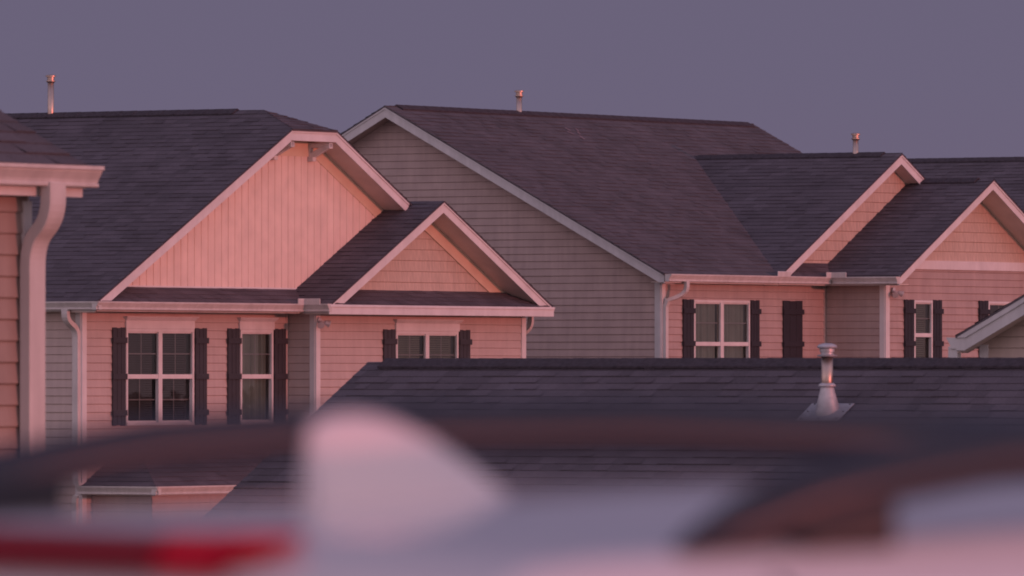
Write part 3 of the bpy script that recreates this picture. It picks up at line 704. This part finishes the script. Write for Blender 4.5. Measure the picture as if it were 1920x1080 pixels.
# ================================================================== HOUSE F (small gable corner, lower right)
G = House('house', 1840, 94, 'house corner at lower right with pale rake board rising above the long dark roof', 'house')
g = G.g; p = .52; ZE = 2.175
ww = 3.6; WRG = -ww
# its left/back foot is at w=+.15; ridge at w=-3.6
zr = ZE+(ww+.17)*p
roofF = roof_part(G, [([(-.30, .17, ZE), (9, .17, ZE), (9, WRG, zr), (-.30, WRG, zr)], (0, -1, 0), True), ([(-.30, 2*WRG-.17, ZE), (9, 2*WRG-.17, ZE), (9, WRG, zr), (-.30, WRG, zr)], (0, 1, 0), True)], M['shingle'])
gw = [(0, g), (2*ww, g), (2*ww, ZE), (ww, zr-.08), (0, ZE)]
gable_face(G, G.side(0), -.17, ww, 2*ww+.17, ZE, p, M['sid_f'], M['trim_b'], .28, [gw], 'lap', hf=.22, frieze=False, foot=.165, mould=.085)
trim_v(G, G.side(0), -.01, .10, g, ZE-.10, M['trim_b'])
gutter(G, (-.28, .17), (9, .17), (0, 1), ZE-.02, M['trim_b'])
downspout(G, [(-.22, .225, ZE-.12), (-.22, .225, ZE-.34), (-.12, .12, ZE-.50), (-.05, .04, ZE-.66), (-.05, .04, g)], (.06, .045), M['trim_b'], side=Vector((0, 1, 0)))
siding_wall(G, G.back(0), 0, 9, g, ZE-.1, M['sid_f'])
mb = MB(); mb.box(8.8, 9, 2*WRG, 0, 0, ZE-g); mb.box(0, 9, 2*WRG, 2*WRG+.1, 0, ZE-g); mb.build('rear_wall', M['sid_f'], G.root)

# ================================================================== HOUSE H (dark roof beyond on the right)
Hh = House('house', 1800, 165, 'house beyond, only its plain dark roof showing at the right edge', 'house')
g = Hh.g; zr = 6.02; hw = 5.6; p = .52
rh = roof_part(Hh, [([(-hw, 1.6, zr-hw*p), (-hw, -9, zr-hw*p), (0, -9, zr), (0, 1.6, zr)], (1, 0, 0), True), ([(hw, 1.6, zr-hw*p), (hw, -9, zr-hw*p), (0, -9, zr), (0, 1.6, zr)], (-1, 0, 0), True)], M['shingle'])
ridge_cap(Hh, rh, (0, 1.3, zr), (0, -8.8, zr), (1, 0), p)
zt = zr-(hw-.3)*p
siding_wall(Hh, Hh.side(-hw+.3), -1.3, 8.7, g, zt, M['sid_b'])
mb = MB(); lap(mb, [(-hw+.3, g), (hw-.3, g), (hw-.3, zt-.05), (0, zr-.2), (-hw+.3, zt-.05)], Hh.back(1.3)); lap(mb, [(-hw+.3, g), (hw-.3, g), (hw-.3, zt-.05), (0, zr-.2), (-hw+.3, zt-.05)], Hh.front(-8.7)); mb.box(hw-.5, hw-.3, -8.7, 1.3, 0, zt-g); mb.build('gable_wall', M['sid_b'], Hh.root)

# ================================================================== WHITE SUV in front (out of focus)
AL = R(56)
car = bpy.data.objects.new('car', None); col.objects.link(car)
car.location = (-.131, 5.5, 0); car.rotation_euler = (0, 0, math.pi/2-AL)       # local x forward, y to the car's left
tag(car, 'blurred white car in front with dark roof rails, antenna fin and red high brake light', 'car')
def crown(x):       # roof centre line height
    pts = [(-.20, -.114), (-.17, -.099), (-.12, -.094), (0, -.089), (.3, -.076), (.6, -.073), (1.2, -.085), (1.7, -.14), (1.9, -.20)]
    for (a, za), (b, zb) in zip(pts, pts[1:]):
        if x <= b: t = max(0, (x-a)/(b-a)); return ZC+za+(zb-za)*t
    return ZC+pts[-1][1]
def rooflift(y):    # cross-section drop
    a = abs(y)
    if a < .506: return -.018*(a/.5)**2
    return -.01844-.60*(a-.506)-2.2*(a-.506)**2
rf = MB(); xs_ = [-.20, -.185, -.17, -.15, -.12, -.06, 0, .1, .2, .3, .45, .6, .8, 1.0, 1.2, 1.4, 1.6, 1.75, 1.9]; ysn = [-.70, -.67, -.64, -.61, -.58, -.56, -.54, -.52, -.513, -.506, -.49, -.45, -.36, -.24, -.12, 0, .12, .24, .36, .45, .49, .506, .513, .52, .54, .56, .58, .61, .64, .67, .70]
pts = [(x-.10*(abs(y)/.6)**3*(1 if x > 0 else -1)*0, y, crown(x)+rooflift(y)) for x in xs_ for y in ysn]; m_ = len(ysn)
fs = [(i*m_+j, i*m_+j+1, (i+1)*m_+j+1, (i+1)*m_+j) for i in range(len(xs_)-1) for j in range(m_-1)]
rf.add(pts, fs); roofc = rf.build('car_roof', M['paint'], car, smooth=True)
# body: loft of cross sections
def section(x, half, zb, zbelt, zroof, rtop):
    s_ = [(0, zb), (half*.8, zb), (half*.97, zb+.12), (half, zbelt*.6), (half*.985, zbelt-.05), (half*.95, zbelt)]
    s_ += [(rtop+.05, zbelt+(zroof-zbelt)*.75), (rtop, zroof-.02), (rtop*.8, zroof), (0, zroof)]
    return [(x, -y, z) for y, z in s_]+[(x, y, z) for y, z in reversed(s_[1:-1])]
ZT = ZC-.135
stn = [(-.66, .80, .40, .70, .72, .70), (-.60, .88, .30, 1.0, 1.02, .80), (-.45, .92, .28, 1.02, 1.12, .74), (-.20, .93, .28, 1.02, ZT-.02, .68), (.3, .94, .25, 1.02, ZT, .68), (1.5, .94, .25, 1.01, ZT, .66), (1.85, .94, .25, 1.0, ZT-.09, .62), (2.6, .94, .25, .98, 1.04, .70), (3.3, .92, .25, .93, .96, .72), (3.85, .82, .32, .80, .82, .66), (3.98, .70, .45, .68, .69, .6)]
bd = MB(); secs = [section(*s_) for s_ in stn]; k_ = len(secs[0]); P_ = [q for s_ in secs for q in s_]
bd.add(P_, [(i*k_+j, i*k_+(j+1) % k_, (i+1)*k_+(j+1) % k_, (i+1)*k_+j) for i in range(len(secs)-1) for j in range(k_)]+[tuple(range(k_)), tuple(range((len(secs)-1)*k_, len(secs)*k_))])
body = bd.build('body', M['paint'], car, smooth=True)
for sg in (-1, 1):          # side glass, lamps, wheels
    wg = MB(); wg.add([(-.25, sg*.905, 1.04), (2.3, sg*.90, 1.04), (1.72, sg*.72, ZT-.08), (-.02, sg*.745, ZT-.08)], [(0,1,2,3)]); wg.build('side_window', M['autoglass'], car)
    hl = MB(); hl.box(3.72, 3.93, sg*.45, sg*.78, .66, .78); hl.build('headlight', M['lamp'], car, bevel=.02)
    tl = MB(); tl.box(-.655, -.50, sg*.60, sg*.87, .78, .96); tl.build('tail_light', M['red'], car, bevel=.02)
    for wx in (.15, 2.95):
        ty = MB(); ty.lathe([(.20, -.11), (.31, -.115), (.34, -.09), (.34, .09), (.31, .115), (.20, .11)], 32, (wx, sg*.84, .34), axis=(0, 1, 0)); wh = ty.build('wheel', M['tyre'], car)
        ri = MB(); ri.lathe([(.21, -.118), (.19, -.10), (.05, -.105), (.04, .105), (.19, .10), (.21, .118)], 20, (wx, sg*.84, .34), axis=(0, 1, 0)); ri.build('rim', M['rim'], wh)
rgm = MB(); rgm.add([(-.50, -.62, 1.10), (-.50, .62, 1.10), (-.235, .56, ZT-.06), (-.235, -.56, ZT-.06)], [(0,1,2,3)]); rgm.build('rear_window', M['autoglass'], car)
wsm = MB(); wsm.add([(2.52, -.66, 1.07), (2.52, .66, 1.07), (1.90, .56, ZT-.10), (1.90, -.56, ZT-.10)], [(0,1,2,3)]); wsm.build('windscreen', M['autoglass'], car)
# spoiler face carrying the high brake light
sp = MB(); zt_ = ZC-.100
sx_ = [-.70, -.66, -.6, -.5, -.36, -.19, 0, .19, .36, .5, .6, .66, .70]
bot = []
for y in sx_:
    zt0 = crown(-.20)+rooflift(y); bot += [(-.20, y, zt0), (-.215, y, zt0-.006), (-.222, y, zt0-.05), (-.20, y, zt0-.07)]
sp.add(bot, [(i*4+j, i*4+j+1, (i+1)*4+j+1, (i+1)*4+j) for i in range(len(sx_)-1) for j in range(3)]); spo = sp.build('spoiler', M['paint'], car, smooth=True)
br = MB()   # wedge-ended lens bar
lens = [(-.25, -.002), (.19, -.002), (.135, -.026), (-.25, -.026)]
brz = ZC-.0985; X0 = -.168
def lensbar(mb, c0, c1, tipc, z1, z0, x, th):
    p = [(x, -c0, z1), (x, -c1, z1), (x, -tipc, z0), (x, -(c0 if c0 < 0 else c0-.02), z0)]
    q = [(x+th, a[1], a[2]) for a in p]; mb.add(p+q, [(0,1,2,3),(7,6,5,4),(0,4,5,1),(1,5,6,2),(2,6,7,3),(3,7,4,0)])
lensbar(br, -.19, .175, .155, ZC-.1015, ZC-.128, -.226, .05); hb = br.build('brake_light', M['reddark'], car, bevel=.003)
b2 = MB(); lensbar(b2, .176, .266, .228, ZC-.1005, ZC-.128, -.226, .05); b2.build('lens', M['red'], hb, bevel=.003)
# roof rails
def rail(sg):
    c = sg*.5*-1     # sg=+1 is the car's right side (towards the camera)
    zr_ = lambda x: crown(x)+rooflift(c)
    mb = MB(); prof_pts = []
    top = [(-.06, .003), (-.045, .016), (-.02, .030), (.0, .038), (.035, .049), (.10, .059), (.18, .067), (.32, .070), (.6, .070), (1.0, .064), (1.25, .052), (1.4, .03), (1.47, .005)]
    secs = []
    for x, h in top:
        zt = zr_(x)+h; th = .039 if .05 < x < 1.3 else min(.039, h+.004); zb = zt-th
        if x < .034 or x > 1.28: zb = zr_(x)-.004
        wd = .020 if 0 < x < 1.4 else .013
        secs.append([(x, c-wd, zb+.004), (x, c-wd*1.05, (zb+zt)/2), (x, c-wd*.7, zt-.004), (x, c, zt), (x, c+wd*.7, zt-.004), (x, c+wd*1.05, (zb+zt)/2), (x, c+wd, zb+.004), (x, c, zb)])
    # close the rear foot sharply at x=.097
    k = 8; P = [q for s_ in secs for q in s_]
    mb.add(P, [(i*k+j, i*k+(j+1) % k, (i+1)*k+(j+1) % k, (i+1)*k+j) for i in range(len(secs)-1) for j in range(k)]+[tuple(range(k)), tuple(range((len(secs)-1)*k, len(secs)*k))])
    r_ = mb.build('roof_rail', M['rail'], car, smooth=True)
    ft = MB(); x0, x1_ = .022, .098
    ft.box(x0, x1_, c-.0195, c+.0195, zr_(.06)-.005, zr_(.1)+.026); ft.build('rail_foot', M['foot'], r_, bevel=.006)
rail(1); rail(-1)
# antenna fin: tall rear edge, sweeping down to the front
fn_ = MB(); prof = [(-.004, 0, .030), (-.002, .030, .028), (.001, .055, .022), (.006, .067, .015), (.020, .073, .011), (.04, .072, .012), (.065, .064, .014), (.09, .052, .015), (.115, .037, .016), (.14, .020, .014), (.158, .004, .008)]
cols = []
for x, h, wd in [(-.006, .056, .016), (-.002, .061, .018), (.008, .0645, .020), (.025, .066, .022), (.045, .064, .023), (.065, .058, .024), (.09, .047, .024), (.115, .032, .022), (.14, .015, .018), (.158, .003, .010)]:
    z0 = crown(x)-.004
    wd *= .62; cols.append([(x, -wd, z0), (x, -wd*.85, z0+h*.25), (x, -wd*.55, z0+h*.6), (x, -wd*.25, z0+h*.92), (x, 0, z0+h), (x, wd*.25, z0+h*.92), (x, wd*.55, z0+h*.6), (x, wd*.85, z0+h*.25), (x, wd, z0)])
k = 9; P = [q for s_ in cols for q in s_]
fn_.add(P, [(i*k+j, i*k+j+1, (i+1)*k+j+1, (i+1)*k+j) for i in range(len(cols)-1) for j in range(k-1)]+[tuple(range(k))])
fn_.build('antenna_fin', M['paint'], car, smooth=True)
# hatch seam line on the shoulder
sm = MB()
for i in range(8):
    t0 = i/8; t1 = (i+1)/8; ya, yb = -(.53+.17*t0), -(.53+.17*t1); xa, xb = -.01+.03*t0, -.01+.03*t1
    sm.poly([(xa, ya, crown(xa)+rooflift(ya)+.001), (xa+.006, ya, crown(xa)+rooflift(ya)+.001), (xb+.006, yb, crown(xb)+rooflift(yb)+.001), (xb, yb, crown(xb)+rooflift(yb)+.001)])
sm.build('panel_seam', M['rail'], car)
